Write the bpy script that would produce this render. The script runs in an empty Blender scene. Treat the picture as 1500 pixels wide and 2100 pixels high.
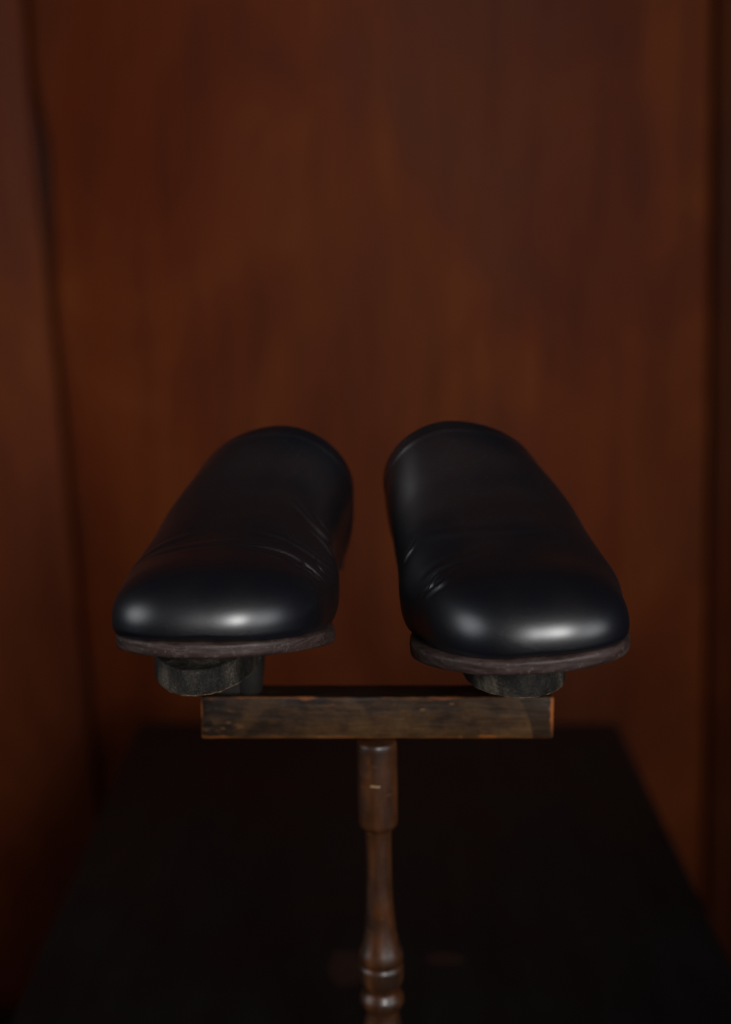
import bpy, bmesh, math, random
from mathutils import Vector, Matrix, noise

C = bpy.context.scene
COL = C.collection
R = math.radians
random.seed(4)

# ------------------------------------------------------------ camera, world, lamps, exposure
CAM_H = 0.62
cd = bpy.data.cameras.new('camera'); cam = bpy.data.objects.new('camera', cd); COL.objects.link(cam)
cam.location = (0, 0, CAM_H)
cam.rotation_euler = (R(90 - 12.6), 0, 0)
cd.sensor_fit = 'VERTICAL'; cd.sensor_height = 36.0; cd.sensor_width = 36.0
cd.lens = 50.0
cd.clip_start = 0.01; cd.clip_end = 60
cd.dof.use_dof = True; cd.dof.focus_distance = 0.705; cd.dof.aperture_fstop = 3.3
C.camera = cam

w = bpy.data.worlds.new('World'); C.world = w; w.use_nodes = True
w.node_tree.nodes['Background'].inputs[0].default_value = (0.60, 0.66, 0.80, 1)
w.node_tree.nodes['Background'].inputs[1].default_value = 0.012

def area(name, loc, target, sx, sy, power, col, spread=180):
    l = bpy.data.lights.new(name, 'AREA'); l.shape = 'RECTANGLE'; l.size = sx; l.size_y = sy
    l.energy = power; l.color = col; l.spread = R(spread)
    o = bpy.data.objects.new(name, l); COL.objects.link(o); o.location = loc
    o.rotation_euler = (Vector(target) - Vector(loc)).to_track_quat('-Z', 'Y').to_euler()
    return o
area('lamp_key', (0.42, -0.95, 1.10), (-0.36, 1.9, 0.45), 0.30, 0.66, 6.4, (1, 0.99, 0.98), 58)
area('window_right', (1.95, -0.50, 1.10), (-0.70, 1.9, 0.50), 2.1, 1.5, 7.8, (0.93, 0.96, 1.0), 60)
area('window_left', (-1.9, 0.25, 1.05), (0.0, 0.7, 0.4), 1.6, 2.0, 5.2, (0.92, 0.96, 1.0), 50)

C.view_settings.view_transform = 'Standard'; C.view_settings.look = 'None'
C.view_settings.exposure = -0.35; C.view_settings.gamma = 1.0
C.view_settings.use_curve_mapping = False
C.render.engine = 'CYCLES'
C.cycles.max_bounces = 8

# ------------------------------------------------------------ node helpers
class N:
    def __init__(s, name):
        s.m = bpy.data.materials.new(name); s.m.use_nodes = True
        s.t = s.m.node_tree; s.t.nodes.clear()
        s.out = s.t.nodes.new('ShaderNodeOutputMaterial')
        s.b = s.t.nodes.new('ShaderNodeBsdfPrincipled')
        s.t.links.new(s.b.outputs[0], s.out.inputs[0])
        s.tc = s.t.nodes.new('ShaderNodeTexCoord').outputs['Object']
    def lk(s, v, sock):
        if isinstance(v, bpy.types.NodeSocket): s.t.links.new(v, sock)
        elif isinstance(v, (tuple, list)):
            sock.default_value = (*v, 1) if (len(v) == 3 and len(sock.default_value) == 4) else v
        else: sock.default_value = v
    def math(s, op, a, b=0.0, c=0.0, clamp=False):
        n = s.t.nodes.new('ShaderNodeMath'); n.operation = op; n.use_clamp = clamp
        s.lk(a, n.inputs[0]); s.lk(b, n.inputs[1]); s.lk(c, n.inputs[2]); return n.outputs[0]
    def map(s, v=None, loc=(0,0,0), scale=(1,1,1), rot=(0,0,0)):
        n = s.t.nodes.new('ShaderNodeMapping'); s.lk(v or s.tc, n.inputs[0])
        n.inputs['Location'].default_value = loc; n.inputs['Scale'].default_value = scale
        n.inputs['Rotation'].default_value = rot; return n.outputs[0]
    def noise(s, scale=5, detail=4, rough=0.55, vec=None, dist=0.0):
        n = s.t.nodes.new('ShaderNodeTexNoise'); s.lk(vec or s.tc, n.inputs['Vector'])
        n.inputs['Scale'].default_value = scale; n.inputs['Detail'].default_value = detail
        n.inputs['Roughness'].default_value = rough; n.inputs['Distortion'].default_value = dist
        return n.outputs[0]
    def vor(s, scale=50, vec=None, feature='F1', out=0):
        n = s.t.nodes.new('ShaderNodeTexVoronoi'); n.feature = feature
        s.lk(vec or s.tc, n.inputs['Vector']); n.inputs['Scale'].default_value = scale
        return n.outputs[out]
    def ramp(s, f, stops):
        n = s.t.nodes.new('ShaderNodeValToRGB'); s.lk(f, n.inputs[0]); e = n.color_ramp.elements
        while len(e) < len(stops): e.new(0.5)
        for i, (p, c) in enumerate(stops):
            e[i].position = p; e[i].color = (c, c, c, 1) if isinstance(c, (int, float)) else (*c, 1)
        return n.outputs[0]
    def step(s, f, a, b):
        n = s.t.nodes.new('ShaderNodeMapRange'); n.interpolation_type = 'SMOOTHSTEP'
        s.lk(f, n.inputs[0]); n.inputs[1].default_value = a; n.inputs[2].default_value = b
        return n.outputs[0]
    def mix(s, f, a, b, mode='MIX'):
        n = s.t.nodes.new('ShaderNodeMix'); n.data_type = 'RGBA'; n.blend_type = mode
        s.lk(f, n.inputs[0]); s.lk(a, n.inputs[6]); s.lk(b, n.inputs[7]); return n.outputs[2]
    def xyz(s, v=None):
        n = s.t.nodes.new('ShaderNodeSeparateXYZ'); s.lk(v or s.tc, n.inputs[0]); return n.outputs
    def bump(s, h, strength=0.3, dist=0.001, prev=None):
        n = s.t.nodes.new('ShaderNodeBump'); s.lk(h, n.inputs['Height'])
        n.inputs['Strength'].default_value = strength; n.inputs['Distance'].default_value = dist
        if prev is not None: s.t.links.new(prev, n.inputs['Normal'])
        return n.outputs[0]
    def set(s, **k):
        for a, v in k.items():
            s.lk(v, s.b.inputs[{'col': 'Base Color', 'rough': 'Roughness', 'normal': 'Normal', 'metal': 'Metallic',
                 'spec': 'Specular IOR Level', 'coat': 'Coat Weight', 'coat_rough': 'Coat Roughness', 'sheen': 'Sheen Weight'}[a]])
        return s.m

def mat_leather():
    n = N('black_leather')
    grain = n.vor(1500, feature='F1'); fine = n.noise(900, 3, 0.6)
    big = n.noise(28, 4, 0.6); cloud = n.noise(12, 2)
    b1 = n.bump(n.math('ADD', n.math('MULTIPLY', grain, 0.7), fine), 0.6, 0.0005)
    b2 = n.bump(big, 0.25, 0.0007, b1)
    col = n.ramp(cloud, [(0.35, (0.0016, 0.0018, 0.0038)), (0.5, (0.0022, 0.0022, 0.0034)), (0.66, (0.0060, 0.0034, 0.0036))])
    rough = n.ramp(n.math('ADD', n.math('MULTIPLY', n.noise(60, 5, 0.7), 0.5), n.math('MULTIPLY', n.noise(650, 3, 0.7), 0.5)), [(0.38, 0.30), (0.62, 0.46)])
    dust = n.step(n.vor(420), 0.10, 0.05)
    dust = n.math('MULTIPLY', dust, n.step(n.noise(9, 2), 0.52, 0.70))
    col = n.mix(n.math('MULTIPLY', dust, 0.25), col, (0.12, 0.11, 0.11))
    return n.set(col=col, rough=rough, normal=b2, spec=0.06, coat=1.0, coat_rough=0.35)
def mat_sole():
    n = N('burnished_sole_leather')
    z = n.map(scale=(1, 1, 9))
    streak = n.noise(60, 5, 0.65, z); fib = n.noise(900, 3, 0.7)
    c = n.ramp(streak, [(0.30, (0.0075, 0.0036, 0.0030)), (0.48, (0.0197, 0.0112, 0.0098)), (0.7, (0.0471, 0.0299, 0.0261))])
    spk = n.step(n.noise(480, 4, 0.8), 0.56, 0.70)  # pale grain specks, brightened in the colour to stand in for grainy highlights
    c = n.mix(n.math('MULTIPLY', spk, 0.6), c, (0.1035, 0.0797, 0.0709))
    h = n.math('ADD', streak, n.math('MULTIPLY', fib, 0.5))
    return n.set(col=c, rough=0.5, normal=n.bump(h, 0.5, 0.0006), spec=0.25)
def mat_rest():
    n = N('worn_black_rest')
    z = n.xyz()[2]
    nz = n.noise(160, 5, 0.75); spk = n.noise(700, 4, 0.85)
    patch = n.noise(55, 3, 0.6, n.map(scale=(1, 1, 0.4)))
    c = n.ramp(n.math('ADD', n.math('MULTIPLY', spk, 0.45), n.math('MULTIPLY', patch, 0.6)),
               [(0.44, (0.0028, 0.0022, 0.0017)), (0.55, (0.0198, 0.0159, 0.0119)), (0.66, (0.0964, 0.0771, 0.0575))])
    edge = n.step(n.math('ADD', z, n.math('MULTIPLY', nz, 0.0028)), 0.0026, 0.0017)     # bare worn lower rim
    c = n.mix(n.math('MULTIPLY', edge, 0.85), c, (0.1474, 0.0945, 0.0448))
    return n.set(col=c, rough=0.62, normal=n.bump(n.math('ADD', nz, spk), 0.8, 0.0009), spec=0.2)
def mat_bar(hx, hy, hz):
    n = N('worn_painted_wood')
    X = n.xyz(); ax = n.math('ABSOLUTE', X[0]); ay = n.math('ABSOLUTE', X[1]); az = n.math('ABSOLUTE', X[2])
    dx = n.math('SUBTRACT', hx, ax); dy = n.math('SUBTRACT', hy, ay); dz = n.math('SUBTRACT', hz, az)
    # second smallest distance = distance to the nearest edge of the block
    mx = n.math('MAXIMUM', n.math('MINIMUM', dx, dy), n.math('MINIMUM', n.math('MAXIMUM', dx, dy), dz))
    along = n.map(scale=(0.30, 1, 1)); grain = n.map(scale=(0.06, 1, 1))
    w = n.noise(170, 5, 0.75, along); lowf = n.noise(42, 2, 0.5, n.map(scale=(1, 2.2, 2.2)))
    e = n.math('SUBTRACT', mx, n.math('MULTIPLY', n.math('SUBTRACT', w, 0.50), 0.007))
    e = n.math('ADD', e, n.math('MULTIPLY', n.math('SUBTRACT', 0.56, lowf), 0.012))
    e = n.math('ADD', e, n.math('MULTIPLY', n.step(ax, hx - 0.003, hx - 0.001), 0.0014))
    edge = n.step(e, 0.0013, 0.0001)
    edge = n.math('MAXIMUM', edge, n.math('MULTIPLY', n.step(n.math('SUBTRACT', mx, n.math('MULTIPLY', w, 0.0012)), 0.0006, 0.0), n.step(lowf, 0.36, 0.62)))
    g = n.noise(260, 5, 0.7, grain); big = n.noise(26, 4, 0.6, n.map(scale=(0.6, 1, 1)), 0.5); med = n.noise(190, 5, 0.75, along)
    c = n.ramp(n.math('ADD', n.math('MULTIPLY', big, 0.55), n.math('ADD', n.math('MULTIPLY', g, 0.2), n.math('MULTIPLY', n.noise(95, 5, 0.8), 0.25))),
               [(0.42, (0.0065, 0.0031, 0.0017)), (0.48, (0.0159, 0.0072, 0.0029)), (0.54, (0.0337, 0.0157, 0.0052)), (0.62, (0.0561, 0.0289, 0.0098))])
    c = n.mix(n.math('MULTIPLY', n.step(med, 0.55, 0.72), 0.8), c, (0.0726, 0.0286, 0.0081))
    c = n.mix(n.math('MULTIPLY', n.step(n.noise(55, 5, 0.75), 0.60, 0.70), 0.35), c, (0.0555, 0.0330, 0.0154))
    # fine scratches in several directions
    for (rz, sc, th) in ((0.5, 90, 0.72), (-0.9, 120, 0.74), (1.3, 100, 0.73)):
        sv = n.map(rot=(0, rz, 0), scale=(0.05, 1, 1))
        c = n.mix(n.math('MULTIPLY', n.step(n.noise(sc * 4, 2, 0.5, sv), th, th + 0.04), 0.6), c, (0.0941, 0.0401, 0.0121))
    fleck = n.math('MULTIPLY', n.step(n.vor(170, n.map(scale=(0.45, 1, 1))), 0.16, 0.06), n.step(n.noise(30, 2), 0.45, 0.6))
    c = n.mix(n.math('MULTIPLY', fleck, 0.6), c, (0.1538, 0.0688, 0.0210))
    # scuffed lower rim
    lowz = n.math('ADD', dz, n.math('MULTIPLY', n.math('SUBTRACT', 0.52, w), 0.012))
    rim = n.math('MULTIPLY', n.step(lowz, 0.0022, 0.0006), n.step(X[2], 0.0, -0.001))
    c = n.mix(n.math('MULTIPLY', rim, 0.5), c, (0.0856, 0.0330, 0.0089))
    # darker repainted end behind a curved boundary, on the right
    cv = n.math('ADD', X[0], n.math('MULTIPLY', n.math('POWER', n.math('ADD', X[2], hz + 0.004), 2.0), 11.0))
    endm = n.step(cv, hx - 0.0115, hx - 0.0105)
    c = n.mix(n.math('MULTIPLY', endm, 0.82), c, (0.0094, 0.0043, 0.0020))
    # dark knocks at the left end
    for (kx, kz, r) in ((-hx + 0.0045, -hz + 0.0085, 0.0022), (-hx + 0.004, hz - 0.006, 0.0042), (-hx + 0.011, hz - 0.004, 0.003)):
        d = n.math('SQRT', n.math('ADD', n.math('POWER', n.math('SUBTRACT', X[0], kx), 2.0), n.math('POWER', n.math('SUBTRACT', X[2], kz), 2.0)))
        c = n.mix(n.math('MULTIPLY', n.step(d, r * 1.3, r * 0.6), 0.8), c, (0.0043, 0.0020, 0.0010))
    # bare strip along the right end and worn edges
    endw = n.step(n.math('ADD', dx, n.math('MULTIPLY', w, -0.004)), 0.0004, -0.0009)
    endw = n.math('MULTIPLY', endw, n.step(n.math('ADD', X[2], n.math('MULTIPLY', w, 0.012)), -0.002, 0.004))
    endw = n.math('MULTIPLY', endw, n.step(X[0], 0.0, 0.001))
    c = n.mix(endw, c, (0.1795, 0.0487, 0.0089))
    c = n.mix(n.math('MULTIPLY', edge, 0.62), c, (0.1538, 0.0431, 0.0072))
    # top face is coloured darker
    top = n.math('MULTIPLY', n.step(X[2], hz - 0.0012, hz - 0.0004), n.math('SUBTRACT', 1.0, edge))
    c = n.mix(n.math('MULTIPLY', top, 0.85), c, (0.0051, 0.0022, 0.0010))
    h = n.math('ADD', n.math('ADD', n.noise(180, 5, 0.7, along), g), n.math('MULTIPLY', big, 1.5))
    return n.set(col=c, rough=n.ramp(med, [(0.35, 0.42), (0.7, 0.65)]), normal=n.bump(h, 0.45, 0.0012), spec=0.14)
def mat_post():
    n = N('turned_walnut')
    v = n.map(scale=(1, 1, 0.12))
    g = n.noise(120, 5, 0.65, v); b = n.noise(38, 4, 0.6)
    c = n.ramp(g, [(0.3, (0.0132, 0.0047, 0.0015)), (0.5, (0.0399, 0.0125, 0.0033)), (0.7, (0.0705, 0.0227, 0.0053))])
    c = n.mix(n.step(b, 0.42, 0.68), c, (0.0142, 0.0055, 0.0024))
    sc = n.math('MULTIPLY', n.step(n.vor(60, n.map(scale=(0.5, 0.5, 4))), 0.10, 0.05), 0.5)
    c = n.mix(sc, c, (0.1410, 0.0665, 0.0193))
    # pale nick across the collar
    P = n.xyz(); wob = n.math('MULTIPLY', n.math('SUBTRACT', n.noise(300, 2), 0.5), 0.001)
    mz = n.step(n.math('ABSOLUTE', n.math('ADD', n.math('ADD', P[2], NICK), wob)), 0.00075, 0.0003)
    mxx = n.step(n.math('ABSOLUTE', n.math('ADD', P[0], 0.0012)), 0.0031, 0.0024)
    c = n.mix(n.math('MULTIPLY', n.math('MULTIPLY', mz, mxx), n.math('MULTIPLY', n.step(P[1], -0.005, -0.008), 0.7)), c, (0.30, 0.19, 0.10))
    return n.set(col=c, rough=n.ramp(n.noise(90, 4, 0.6), [(0.3, 0.33), (0.7, 0.5)]), normal=n.bump(g, 0.25, 0.0006), coat=0.12, coat_rough=0.25, spec=0.35)
def mat_table():
    n = N('ebonised_table_wood')
    X = n.xyz(); v = n.map(scale=(1, 0.15, 1))
    g = n.noise(50, 5, 0.6, v)
    c = n.ramp(g, [(0.3, (0.0013, 0.0014, 0.0017)), (0.7, (0.0030, 0.0032, 0.0035))])
    for (px, py, rx, ry) in RED_SPOTS:      # reddish patches mixed into the table colour
        dx = n.math('DIVIDE', n.math('SUBTRACT', X[0], px), rx); dy = n.math('DIVIDE', n.math('SUBTRACT', X[1], py), ry)
        d = n.math('SQRT', n.math('ADD', n.math('POWER', dx, 2.0), n.math('POWER', dy, 2.0)))
        d = n.math('ADD', d, n.math('MULTIPLY', n.math('SUBTRACT', n.noise(60, 3), 0.5), 0.9))
        c = n.mix(n.math('MULTIPLY', n.step(d, 1.0, 0.6), 0.7), c, (0.0192, 0.0092, 0.0060))
    return n.set(col=c, rough=n.ramp(n.noise(9, 4, 0.6), [(0.3, 0.42), (0.7, 0.58)]), normal=n.bump(g, 0.2, 0.0006), spec=0.22)
def mat_board(name, seed, dark=1.0):
    n = N(name)
    off = (seed * 3.7, seed * 1.3, seed * 7.1)
    v = n.map(loc=off, scale=(1, 1, 0.5)); v2 = n.map(loc=off, scale=(1, 1, 0.06)); v3 = n.map(loc=off, scale=(1, 1, 0.6))
    a = n.noise(3.6, 5, 0.6, v, 1.0); g = n.noise(40, 5, 0.65, v2); cl = n.noise(2.2, 3, 0.5, v3, 0.6); big = n.noise(1.15, 2, 0.5, v3, 0.3)
    k = dark * 0.52
    c = n.ramp(a, [(0.20, (0.110*k, 0.0144*k, 0.0045*k)), (0.5, (0.185*k, 0.0352*k, 0.0085*k)), (0.68, (0.26*k, 0.0584*k, 0.0125*k))])
    c = n.mix(n.math('MULTIPLY', n.step(cl, 0.48, 0.66), 0.65), c, (0.150*k, 0.0384*k, 0.0140*k))
    c = n.mix(n.math('MULTIPLY', n.step(g, 0.45, 0.65), 0.35), c, (0.065*k, 0.0144*k, 0.0059*k))
    c = n.mix(n.math('MULTIPLY', n.step(big, 0.50, 0.36), 0.55), c, (0.070*k, 0.0160*k, 0.0052*k))
    knots = n.step(n.vor(2.1, n.map(loc=off, scale=(1, 1, 0.55))), 0.13, 0.05)
    c = n.mix(n.math('MULTIPLY', knots, 0.7), c, (0.028*k, 0.0096*k, 0.0052*k))
    return n.set(col=c, rough=n.ramp(a, [(0.3, 0.5), (0.7, 0.65)]), normal=n.bump(n.math('ADD', g, a), 0.4, 0.003), spec=0.06)
def mat_plain(name, col, rough):
    n = N(name); g = n.noise(40, 4)
    c = n.mix(n.math('MULTIPLY', g, 0.5), col, tuple(x * 0.5 for x in col))
    return n.set(col=c, rough=rough, normal=n.bump(g, 0.2, 0.001), spec=0.2)

# ------------------------------------------------------------ object helpers
def mesh_obj(name, verts, faces, mat, parent=None, smooth=True, loc=None):
    me = bpy.data.meshes.new(name); me.from_pydata(verts, [], faces); me.update()
    bm = bmesh.new(); bm.from_mesh(me); bmesh.ops.recalc_face_normals(bm, faces=bm.faces); bm.to_mesh(me); bm.free()
    for p in me.polygons: p.use_smooth = smooth
    me.materials.append(mat)
    o = bpy.data.objects.new(name, me); COL.objects.link(o)
    if parent: o.parent = parent
    if loc: o.location = loc
    return o
def empty(name, loc, label, cat, group=None):
    o = bpy.data.objects.new(name, None); COL.objects.link(o); o.location = loc
    o.empty_display_size = 0.02
    o['label'] = label; o['category'] = cat
    if group: o['group'] = group
    return o
def box(name, size, loc, mat, parent=None, bev=0.002, seg=3, jitter=0.0, cuts=0):
    bm = bmesh.new(); bmesh.ops.create_cube(bm, size=1.0)
    for v in bm.verts: v.co = Vector((v.co.x * size[0], v.co.y * size[1], v.co.z * size[2]))
    if bev: bmesh.ops.bevel(bm, geom=bm.edges[:], offset=bev, segments=seg, affect='EDGES', profile=0.5)
    if cuts:
        es = [e for e in bm.edges if e.calc_length() > size[0] * 0.5]
        bmesh.ops.subdivide_edges(bm, edges=es, cuts=cuts, use_grid_fill=True)
    if jitter:
        for v in bm.verts:
            p = v.co
            v.co += Vector((noise.noise(p * 60), noise.noise(p * 60 + Vector((9, 3, 1))), noise.noise(p * 60 + Vector((2, 7, 5))))) * jitter
    me = bpy.data.meshes.new(name); bm.to_mesh(me); bm.free()
    for p in me.polygons: p.use_smooth = bool(bev)
    me.materials.append(mat); o = bpy.data.objects.new(name, me); COL.objects.link(o)
    o.location = loc
    if parent: o.parent = parent
    return o
def lathe(name, prof, mat, parent=None, loc=(0, 0, 0), seg=64):
    vs, fs = [], []
    for (r, z) in prof:
        for k in range(seg):
            a = 2 * math.pi * k / seg; vs.append((r * math.cos(a), r * math.sin(a), z))
    for i in range(len(prof) - 1):
        for k in range(seg):
            fs.append((i*seg + k, i*seg + (k+1) % seg, (i+1)*seg + (k+1) % seg, (i+1)*seg + k))
    fs.append(tuple(range(seg))); fs.append(tuple(range((len(prof)-1)*seg, len(prof)*seg)))
    return mesh_obj(name, vs, fs, mat, parent, True, loc)

def interp(tab, s):        # cubic hermite through a table
    if s <= tab[0][0]: return tab[0][1]
    if s >= tab[-1][0]: return tab[-1][1]
    n = len(tab)
    def slope(i):
        if i == 0 or i == n - 1: return 0.0 if n > 2 else (tab[1][1]-tab[0][1])/(tab[1][0]-tab[0][0])
        a = (tab[i][1]-tab[i-1][1])/(tab[i][0]-tab[i-1][0]); b = (tab[i+1][1]-tab[i][1])/(tab[i+1][0]-tab[i][0])
        return 0.0 if a*b <= 0 else 2*a*b/(a+b)
    for i in range(n - 1):
        if tab[i][0] <= s <= tab[i+1][0]:
            h = tab[i+1][0]-tab[i][0]; t = (s-tab[i][0])/h
            return ((2*t**3-3*t*t+1)*tab[i][1] + (t**3-2*t*t+t)*h*slope(i)
                    + (-2*t**3+3*t*t)*tab[i+1][1] + (t**3-t*t)*h*slope(i+1))
def close(s, a, p):
    if s >= a: return 1.0
    return max(0.0, 1 - (1 - s/a)**p)**(1/p)
def sstep(a, b, x):
    t = max(0.0, min(1.0, (x-a)/(b-a))); return t*t*(3-2*t)

# ------------------------------------------------------------ the setting
RED_SPOTS = [(-0.030, 0.14, 0.018, 0.034), (0.052, 0.155, 0.021, 0.010)]
WALL_Y = 2.15
TAB_Z = 0.0
FLOOR_Z = -0.72
fl = box('floor', (6, 6, 0.05), (0, 0.9, FLOOR_Z - 0.025), mat_plain('dark_floor', (0.02, 0.012, 0.008), 0.6), bev=0)
fl['kind'] = 'structure'

wall = empty('wood_panel_wall', (0, WALL_Y, FLOOR_Z), 'blurred reddish brown plank wall behind the shoes and dark table', 'wall')
def board(x0, x1, seed, dark=1.0, y=0.0, ragged=0.0, ragL=0.0):
    # upright plank with a slightly wavy, chipped edge, leaning like its neighbours
    zs = [i * 0.04 for i in range(0, 76)]
    lean = math.tan(R(2.4))
    fr, bk = [], []
    cols = 5
    vs, fs = [], []
    for zi, z in enumerate(zs):
        lx = x0 + lean * (1.17 - z) + ragL * (noise.noise(Vector((seed, 1, z * 3.3))) + 0.5 * noise.noise(Vector((seed, 4, z * 9))))
        rx = x1 + lean * (1.17 - z) + ragged * (noise.noise(Vector((seed, 2, z * 3.3))) + 0.5 * noise.noise(Vector((seed, 5, z * 9))))
        b = 0.008
        row = [(lx, 0.03), (lx, b), (lx + b*0.3, b*0.3), (lx + b, 0), (rx - b, 0), (rx - b*0.3, b*0.3), (rx, b), (rx, 0.03)]
        for (x, yy) in row: vs.append((x, y + yy, z))
    m = 8
    for zi in range(len(zs)-1):
        for k in range(m):
            a, b2 = zi*m + k, zi*m + (k+1) % m
            fs.append((a, b2, b2 + m, a + m))
    fs.append(tuple(range(m))); fs.append(tuple(range((len(zs)-1)*m, len(zs)*m)))
    return mesh_obj('plank', vs, fs, mat_board('stained_plank_wood', seed, dark), wall, True)

board(-1.7, -0.475, 3.0, 0.80, ragged=0.004)
board(-0.466, 0.517, 14.0, 1.0, ragL=0.012)
board(0.525, 1.7, 23.0, 0.6, y=0.004)
bkp = box('backing_panel', (3.2, 0.02, 3.0), (0, 0.06, 1.5), mat_plain('dark_backing_wood', (0.045, 0.014, 0.008), 0.7), wall, bev=0)

TY0, TY1 = 0.22, 1.615
tab = empty('side_table', (0.015, 0.9, FLOOR_Z), 'long narrow black wooden table under the shoe stand', 'table')
tm = mat_table()
top = box('table_top', (0.575, TY1 - TY0, 0.028), (0, (TY0 + TY1)/2 - 0.9, -FLOOR_Z - 0.014), tm, tab, bev=0.003)
box('apron', (0.50, TY1 - TY0 - 0.08, 0.07), (0, (TY0 + TY1)/2 - 0.9, -FLOOR_Z - 0.028 - 0.035), tm, tab, bev=0.002)
for sx in (-1, 1):
    for yy in (TY0 + 0.06, TY1 - 0.06):
        box('leg', (0.045, 0.045, -FLOOR_Z - 0.098), (sx * 0.225, yy - 0.9, (-FLOOR_Z - 0.098)/2), tm, tab, bev=0.003)

# ------------------------------------------------------------ the stand
PD = 0.7515
def zof(y, d=PD): return CAM_H - d * math.tan(R(12.6) + math.atan((y - 1050) / 2917))
stand = empty('shoe_stand', (0.0125, PD, 0), 'antique turned wooden stand with worn crossbar holding up both shoes', 'shoe stand')
NICK = zof(1517) - zof(1614, PD - 0.011)
pm = mat_post()
HX, HY, HZ = 0.0973, 0.0103, 0.01215
BZ = 0.3378
bar = box('crossbar', (HX*2, HY*2, HZ*2), (0.0065 - 0.0125, 0, BZ), mat_bar(HX, HY, HZ), stand, bev=0.0011, seg=3, jitter=0.00025, cuts=60)
prof_px = [(1517, .0100), (1520, .0109), (1524, .01125), (1532, .01135), (1600, .0114), (1660, .0114), (1682, .0113), (1690, .0108), (1694, .0098), (1696, .0079),
           (1702, .00745), (1740, .0073), (1800, .0072), (1840, .00755), (1880, .0084), (1910, .0093), (1932, .0105), (1944, .0119), (1952, .01275), (1960, .0130), (1967, .0127),
           (1971, .0119), (1974, .0119), (1977, .0128), (1982, .0132), (1988, .0129), (1992, .0130), (2004, .0128), (2014, .0120), (2021, .0107), (2026, .0101),
           (2031, .0106), (2037, .0122), (2045, .0130), (2053, .0128), (2060, .0116), (2066, .0102), (2072, .0097), (2084, .0101), (2100, .0112)]
prof = [(r, zof(y)) for (y, r) in prof_px]
zb = prof[-1][1]
prof += [(.0128, zb - .008), (.0135, zb - .018), (.012, zb - .03), (.0095, zb - .042), (.009, zb - .05), (.013, zb - .053), (.014, zb - .058), (.012, zb - .063)]
post_top = prof[0][1]
prof = [(r, z) for (r, z) in prof]
low = [(.011, .045), (.013, .038), (.022, .030), (.040, .024), (.055, .018), (.060, .012), (.061, .004), (.058, 0.0)]
collar = lathe('collar', [(r, z - post_top) for (r, z) in prof if z > zof(1695.5)], pm, None, (0, 0, 0))
spind = lathe('spindle', [(r, z - post_top) for (r, z) in prof if z < zof(1693)] + [(.011, .046 - post_top)], pm, None, (0, 0, 0))
for o in (collar, spind):
    o.parent = stand; o.location = (0.0061 - 0.0125, 0.0005, post_top)
    o.rotation_euler = (0, -R(1.3), 0)
lathe('base', [(0.0105, .052)] + low, pm, stand, (0.0015, 0, 0))

REST_T = 0.014
REST_Z = 0.391 - REST_T
rest_m = mat_rest(); br_m = mat_plain('blackened_bracket_wood', (0.011, 0.009, 0.0075), 0.6)
def rest(x, y, yaw, W, a, p, L, bx, bw, tilt=0.0):
    # round-nosed wooden rest under a sole: plan outline extruded with softened rims
    pts = []
    n = 40
    hw = lambda s: (W/2) * close(s, a, p) * close(L - s, 0.02, 2.2)
    ss = [a * (1 - math.cos(math.pi/2 * i/18)) for i in range(19)] + [a + (L - a) * math.sin(math.pi/2 * i/14) for i in range(1, 15)]
    outline = [(hw(s), s) for s in ss] + [(-hw(s), s) for s in reversed(ss[1:-1])]
    rings = [(0.0016, 0.0), (0.0005, 0.0004), (0.0, 0.0014), (0.0, REST_T*0.5), (0.0, REST_T - 0.0012), (0.0005, REST_T - 0.0003), (0.0016, REST_T)]
    vs, fs = [], []
    m = len(outline)
    for (ins, z) in rings:
        for (u, s) in outline:
            c = Vector((0, L*0.45)); q = Vector((u, s)); dd = (c - q).normalized() * ins
            chip = 0.0007 * noise.noise(Vector((u*210, s*210, x*50))) * (1 if z < 0.001 else 0.2)
            vs.append((u + dd.x, s + dd.y, z + chip + (0.0004 * noise.noise(Vector((u*500, s*500, 3))) if z < 0.001 else 0)))
    for i in range(len(rings)-1):
        for k in range(m): fs.append((i*m+k, i*m+(k+1) % m, (i+1)*m+(k+1) % m, (i+1)*m+k))
    fs.append(tuple(range(m))); fs.append(tuple(range((len(rings)-1)*m, len(rings)*m)))
    o = mesh_obj('shoe_rest', vs, fs, rest_m, stand, True, (x - 0.0125, y - PD, REST_Z))
    o.rotation_euler = (0, R(tilt), R(yaw))
    return o
restA = rest(-0.0862, 0.667, -3, 0.054, 0.055, 2.0, 0.19, 0, 0)
restB = rest(0.0790, 0.664, 4, 0.052, 0.036, 2.0, 0.19, 0, 0)
BT = BZ + HZ
bl = REST_Z - BT
def bracket(x, w, o2=0.0):
    o = box('bracket', (w, 0.0165, bl - 0.0002), (x - 0.0125, 0.0, BT + bl/2 + 0.0001), br_m, stand, bev=0.002)
    return o
b1 = bracket(-0.0785, 0.020)
lathe('screw', [(0.0001, 0.0009), (0.0015, 0.0008), (0.0022, 0.0003), (0.0022, -0.001)], mat_plain('tarnished_brass', (0.30, 0.20, 0.09), 0.35), b1, (-0.004, -0.0083, -0.006), 20).rotation_euler = (R(90), 0, 0)
lug = lathe('lug', [(0.0055, 0.0), (0.0068, 0.002), (0.0078, bl*0.4), (0.0085, bl*0.75), (0.0085, bl)], br_m, stand, (-0.0640 - 0.0125, -0.003, BT), 32)
b2 = bracket(0.080, 0.026)

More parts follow.
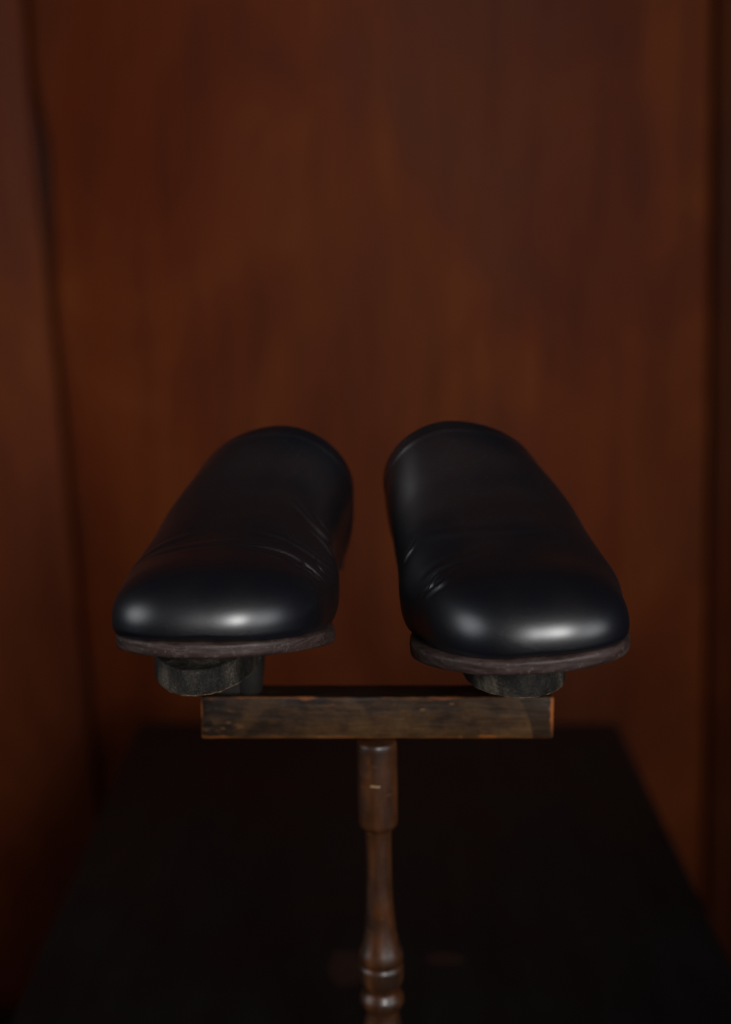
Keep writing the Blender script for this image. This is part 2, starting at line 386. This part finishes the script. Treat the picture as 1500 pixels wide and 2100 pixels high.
# ------------------------------------------------------------ the shoes
leather = mat_leather(); sole_m = mat_sole()
lining_m = mat_plain('dark_lining_leather', (0.02, 0.014, 0.011), 0.6)
ST = 0.0071        # sole thickness
SOLE_Z = [(0, .0165), (.03, .0125), (.06, .006), (.09, .001), (.105, 0), (.12, .001), (.15, .010), (.19, .019), (.25, .022), (.275, .023)]
def make_mule(P, label):
    root = empty('mule', P['loc'], label, 'mule', 'pair of black leather mules on the stand')
    sgn = P['sgn']                    # +1: inner side towards +u
    L = 0.272
    def sole_hw(s, side):             # side +1 / -1 in u
        tab = P['sole_in'] if side == sgn else P['sole_out']
        return interp(tab, s) * close(s, P['sa'], P['sp']) * close(L - s, 0.040, 2.1)
    ss = [P['sa'] * (1 - math.cos(math.pi/2 * i/30)) for i in range(31)]
    ss += [P['sa'] + (L - 0.04 - P['sa']) * i/60 for i in range(1, 61)] + [L - 0.04 + 0.04 * math.sin(math.pi/2 * i/20) for i in range(1, 21)]
    cx = lambda s: interp(P['cx'], s)
    outline = [(cx(s) + sole_hw(s, 1), s) for s in ss] + [(cx(s) - sole_hw(s, -1), s) for s in reversed(ss[1:-1])]
    shear = lambda u, s: P['kap'] * u * sgn * (1 - sstep(0.05, 0.15, s))
    def slab(name, z0, z1, grow, mat, parent, s_min=-1.0, rim=0.0009):
        rings = [(rim*1.8, 0.0), (rim*0.8, 0.06), (rim*0.2, 0.2), (0.0, 0.38), (0.0002, 0.62), (0.0, 0.8), (rim*0.4, 0.93), (rim*1.3, 1.0)]
        ol = [q for q in outline if q[1] >= s_min]
        vs, fs = [], []; m = len(ol)
        for (ins, f) in rings:
            for (u, s) in ol:
                d = Vector((cx(s), max(s, 0.0) * 0.0 + 0.12)) - Vector((u, s))
                if 0.03 < s < 0.23: d = Vector((cx(s) - u, 0))
                elif s <= 0.03: d = Vector((cx(s) - u, 0.06 - s))
                d = d.normalized() * (ins - grow)
                z = interp(SOLE_Z, s)
                wob = 0.00022 * noise.noise(Vector((u*90, s*90, f*3 + sgn*7)))
                zz = z0(s) + (z1(s) - z0(s)) * f
                vs.append((u + d.x + wob, s + d.y + wob + shear(u, s), zz + wob))
        for i in range(len(rings)-1):
            for k in range(m): fs.append((i*m+k, i*m+(k+1) % m, (i+1)*m+(k+1) % m, (i+1)*m+k))
        base = len(vs)
        # caps as strips of quads across the outline
        for off, _ in ((0, 0), ((len(rings)-1)*m, 1)):
            i, j = 0, m - 1
            while i + 1 < j - 0:
                if i + 1 == j - 1 + 0 or i + 1 == j: fs.append((off+i, off+i+1, off+j)) ; break
                fs.append((off+i, off+i+1, off+j-1, off+j)); i += 1; j -= 1
        return mesh_obj(name, vs, fs, mat, parent, True)
    zbot = lambda s: interp(SOLE_Z, s)
    zg = lambda s: zbot(s) + ST
    slab('sole', zbot, zg, 0.0, sole_m, root)
    heel = slab('heel', lambda s: 0.0003, lambda s: zbot(s) - 0.0002, -0.001, sole_m, root, s_min=0.205)
    slab('footbed', lambda s: zg(s) + 0.0003, lambda s: zg(s) + 0.005, -0.0095, lining_m, root, s_min=0.04)

    # upper: closed rounded sections from the toe to the open mouth
    SE = P['mouth']
    A, PW = P['ua'], P['up']
    st = [A * (1 - math.cos(math.pi/2 * i/60)) for i in range(61)]
    st += [A + (SE - A) * i/210 for i in range(1, 211)]
    M = 240
    def section(s, th, inset=0.0):
        f = close(s, A, PW); fh = close(s, P['ha'], P['hp'])
        c, sn = math.cos(th), math.sin(th)
        side = 1 if c >= 0 else -1
        wd = interp(P['up_in'] if side == sgn else P['up_out'], s) * f - inset
        zc = zg(s) + interp(P['zc'], s)
        ht = interp(P['top'], s) * fh - inset; hb = (interp(P['zc'], s) + 0.006) * fh - inset
        ne = interp(P['n'], s)
        if sn >= 0:
            u = wd * side * abs(c) ** (2/ne); z = ht * abs(sn) ** (2/interp(P['nz'], s))
        else:
            u = wd * side * abs(c) ** (2/5.0); z = -hb * abs(sn) ** (2/2.6)
        zf = max(0.0, z) / max(ht, 1e-5)
        u += interp(P['lean'], s) * (zf ** 1.2) * sgn
        low = 1 - min(1, max(0, z + 0.01) / (ht + 0.01))
        u -= side * interp(P['tuck'], s) * low * abs(c)
        y = s + interp(P['ext'], s) * (1 - min(1, max(0, (z + 0.01)) / (ht + 0.01))) ** 1.6
        return Vector((cx(s) + u, y + shear(u, s), zc + z))
    def crease(s, th):
        d = 0.0
        for (s0, t0, t1, bend, wdt, dep) in P['creases']:
            t = (th - t0) / (t1 - t0)
            if 0 < t < 1:
                sc = s0 + bend * (t - 0.5) ** 2 * 4 + 0.0012 * math.sin(t*7 + s0*400)
                x = (s - sc) / wdt
                env = math.sin(math.pi * t) ** 0.7
                d += dep * env * (-math.exp(-x*x) + 0.55 * math.exp(-(x-1.7)**2) + 0.45 * math.exp(-(x+1.7)**2))
        for (s0, th0, rs, rt, dep) in P['dents']:
            d += dep * math.exp(-((s-s0)/rs)**2 - ((th-th0)/rt)**2)
        d -= 0.0006 * math.exp(-((s - (SE - 0.0075))/0.0014)**2)
        d += 0.00035 * noise.noise(Vector((s*55, th*3.0, sgn*5))) * sstep(0.02, 0.07, s)
        return d
    ths = []
    for k in range(M):
        t = k / M
        ths.append(2*math.pi*t)
    grid = [[section(s, th) for th in ths] for s in st]
    nS = len(st)
    out = [row[:] for row in grid]
    for i in range(1, nS - 1):
        for k in range(M):
            th = ths[k]
            tt = th if th < 1.5*math.pi else th - 2*math.pi
            tu = tt if sgn > 0 else math.pi - tt      # measured from the inner side
            d = crease(st[i], tu) * 0.75
            if abs(d) > 1e-7:
                a = grid[i+1][k] - grid[i-1][k]; b = grid[i][(k+1) % M] - grid[i][k-1]
                nn = b.cross(a)
                if nn.length > 1e-12:
                    out[i][k] = grid[i][k] + nn.normalized() * d
    vs = [tuple(v) for row in out for v in row]
    fs = []
    for i in range(nS-1):
        for k in range(M): fs.append((i*M+k, i*M+(k+1) % M, (i+1)*M+(k+1) % M, (i+1)*M+k))
    # rolled lip at the mouth
    prev = (nS-1)*M
    for (dy, ins) in ((0.0009, 0.0004), (0.0013, 0.0012), (0.0009, 0.0022), (0.0, 0.0028)):
        o0 = len(vs)
        for th in ths:
            v = section(SE, th, ins); vs.append((v.x, v.y + dy, v.z))
        for k in range(M): fs.append((prev+k, prev+(k+1) % M, o0+(k+1) % M, o0+k))
        prev = o0
    up = mesh_obj('upper', vs, fs, leather, root, True)
    # lining just inside, from the mouth to the toe
    st2 = [SE - (SE - 0.012) * i/60 for i in range(61)]
    vs2 = [tuple(section(s, th, 0.0032)) for s in st2 for th in ths[::2]]
    m2 = M // 2; fs2 = []
    for i in range(len(st2)-1):
        for k in range(m2): fs2.append((i*m2+k, i*m2+(k+1) % m2, (i+1)*m2+(k+1) % m2, (i+1)*m2+k))
    mesh_obj('lining', vs2, fs2, lining_m, root, True)
    root.rotation_euler = Matrix.Rotation(R(P['yaw']), 3, 'Z').to_euler()
    m3 = Matrix.Rotation(R(P['yaw']), 3, 'Z') @ Matrix.Rotation(R(P['pitch']), 3, 'X') @ Matrix.Rotation(R(P['roll']), 3, 'Y')
    root.rotation_euler = m3.to_euler()
    return root

COMMON = dict(
    sa=0.058, sp=2.5, ua=0.052, up=2.5, ha=0.046, hp=2.0, mouth=0.158,
    zc=[(0, .0052), (.03, .0065), (.06, .0115), (.10, .023), (.158, .038)],
    kap=0.14,
    n=[(0, 2.5), (.04, 2.5), (.08, 2.15), (.12, 2.1), (.158, 1.84)],
    nz=[(0, 2.2), (.04, 2.3), (.08, 2.0), (.158, 1.9)],
    ext=[(0, 0), (.09, 0), (.158, .035)],
    tuck=[(0, 0), (.07, 0), (.11, .0045), (.158, .0065)],
)
LEFT = dict(COMMON, sgn=1, loc=(-0.0755, 0.634, 0.391), yaw=-8, pitch=0.0, roll=0.0,
    cx=[(0, 0), (.27, 0)],
    sole_in=[(0, .0512), (.05, .0517), (.08, .048), (.13, .035), (.17, .029), (.23, .030), (.27, .030)],
    sole_out=[(0, .0530), (.05, .0540), (.08, .052), (.13, .044), (.17, .038), (.23, .036), (.27, .035)],
    up_in=[(0, .0475), (.04, .0480), (.06, .0490), (.085, .0510), (.12, .0450), (.158, .0490)],
    up_out=[(0, .0535), (.04, .0550), (.08, .0610), (.12, .0620), (.158, .0525)],
    top=[(0, .0290), (.03, .0300), (.055, .0325), (.08, .0365), (.12, .0415), (.145, .0440), (.158, .0450)],
    lean=[(0, 0), (.05, .001), (.10, .003), (.158, .007)],
    creases=[(.0525, .42, .95, .003, .0008, .0010), (.0405, .38, .85, .003, .0008, .0007), (.066, .34, .8, .005, .0010, .0009), (.108, .35, .9, .006, .0014, .0008), (.0490, .40, 1.55, .006, .0012, .0013), (.0560, .35, 1.60, .006, .0011, .0013), (.0450, .35, 1.2, .005, .0010, .0010),
             (.0620, .9, 2.5, .008, .0024, .0005), (.0700, .4, 1.5, .007, .0016, .0008), (.098, .30, 1.2, .010, .0018, .0013), (.088, .30, 1.0, .008, .0016, .0008),
             (.074, 1.9, 2.8, .004, .0026, .0005)],
    dents=[])
RIGHT = dict(COMMON, sgn=-1, loc=(0.0830, 0.628, 0.3860), yaw=8, pitch=4.2, roll=-5.5,
    cx=[(0, 0), (.27, 0)],
    sole_in=LEFT['sole_in'], sole_out=LEFT['sole_out'], up_in=[(0, .0430), (.04, .0445), (.06, .0470), (.085, .0520), (.12, .0500), (.158, .0475)],
    up_out=[(0, .0515), (.04, .0530), (.08, .0600), (.12, .0610), (.158, .0515)],
    top=LEFT['top'], lean=[(0, 0), (.05, .001), (.10, .003), (.158, .010)],
    creases=[(.0535, .42, .85, .004, .0010, .0008), (.090, .40, .8, .006, .0014, .0007), (.047, .40, 1.05, .006, .0018, .0012), (.060, .55, 1.5, .004, .0024, .0005), (.080, .9, 2.3, .010, .0030, .0004)],
    dents=[(.075, .75, .04, .25, -.0012)])
make_mule(LEFT, 'black leather mule with creased vamp and level sole, overhanging the left end of the crossbar')
make_mule(RIGHT, 'smoother black leather mule with tilted sole, above the right end of the crossbar')
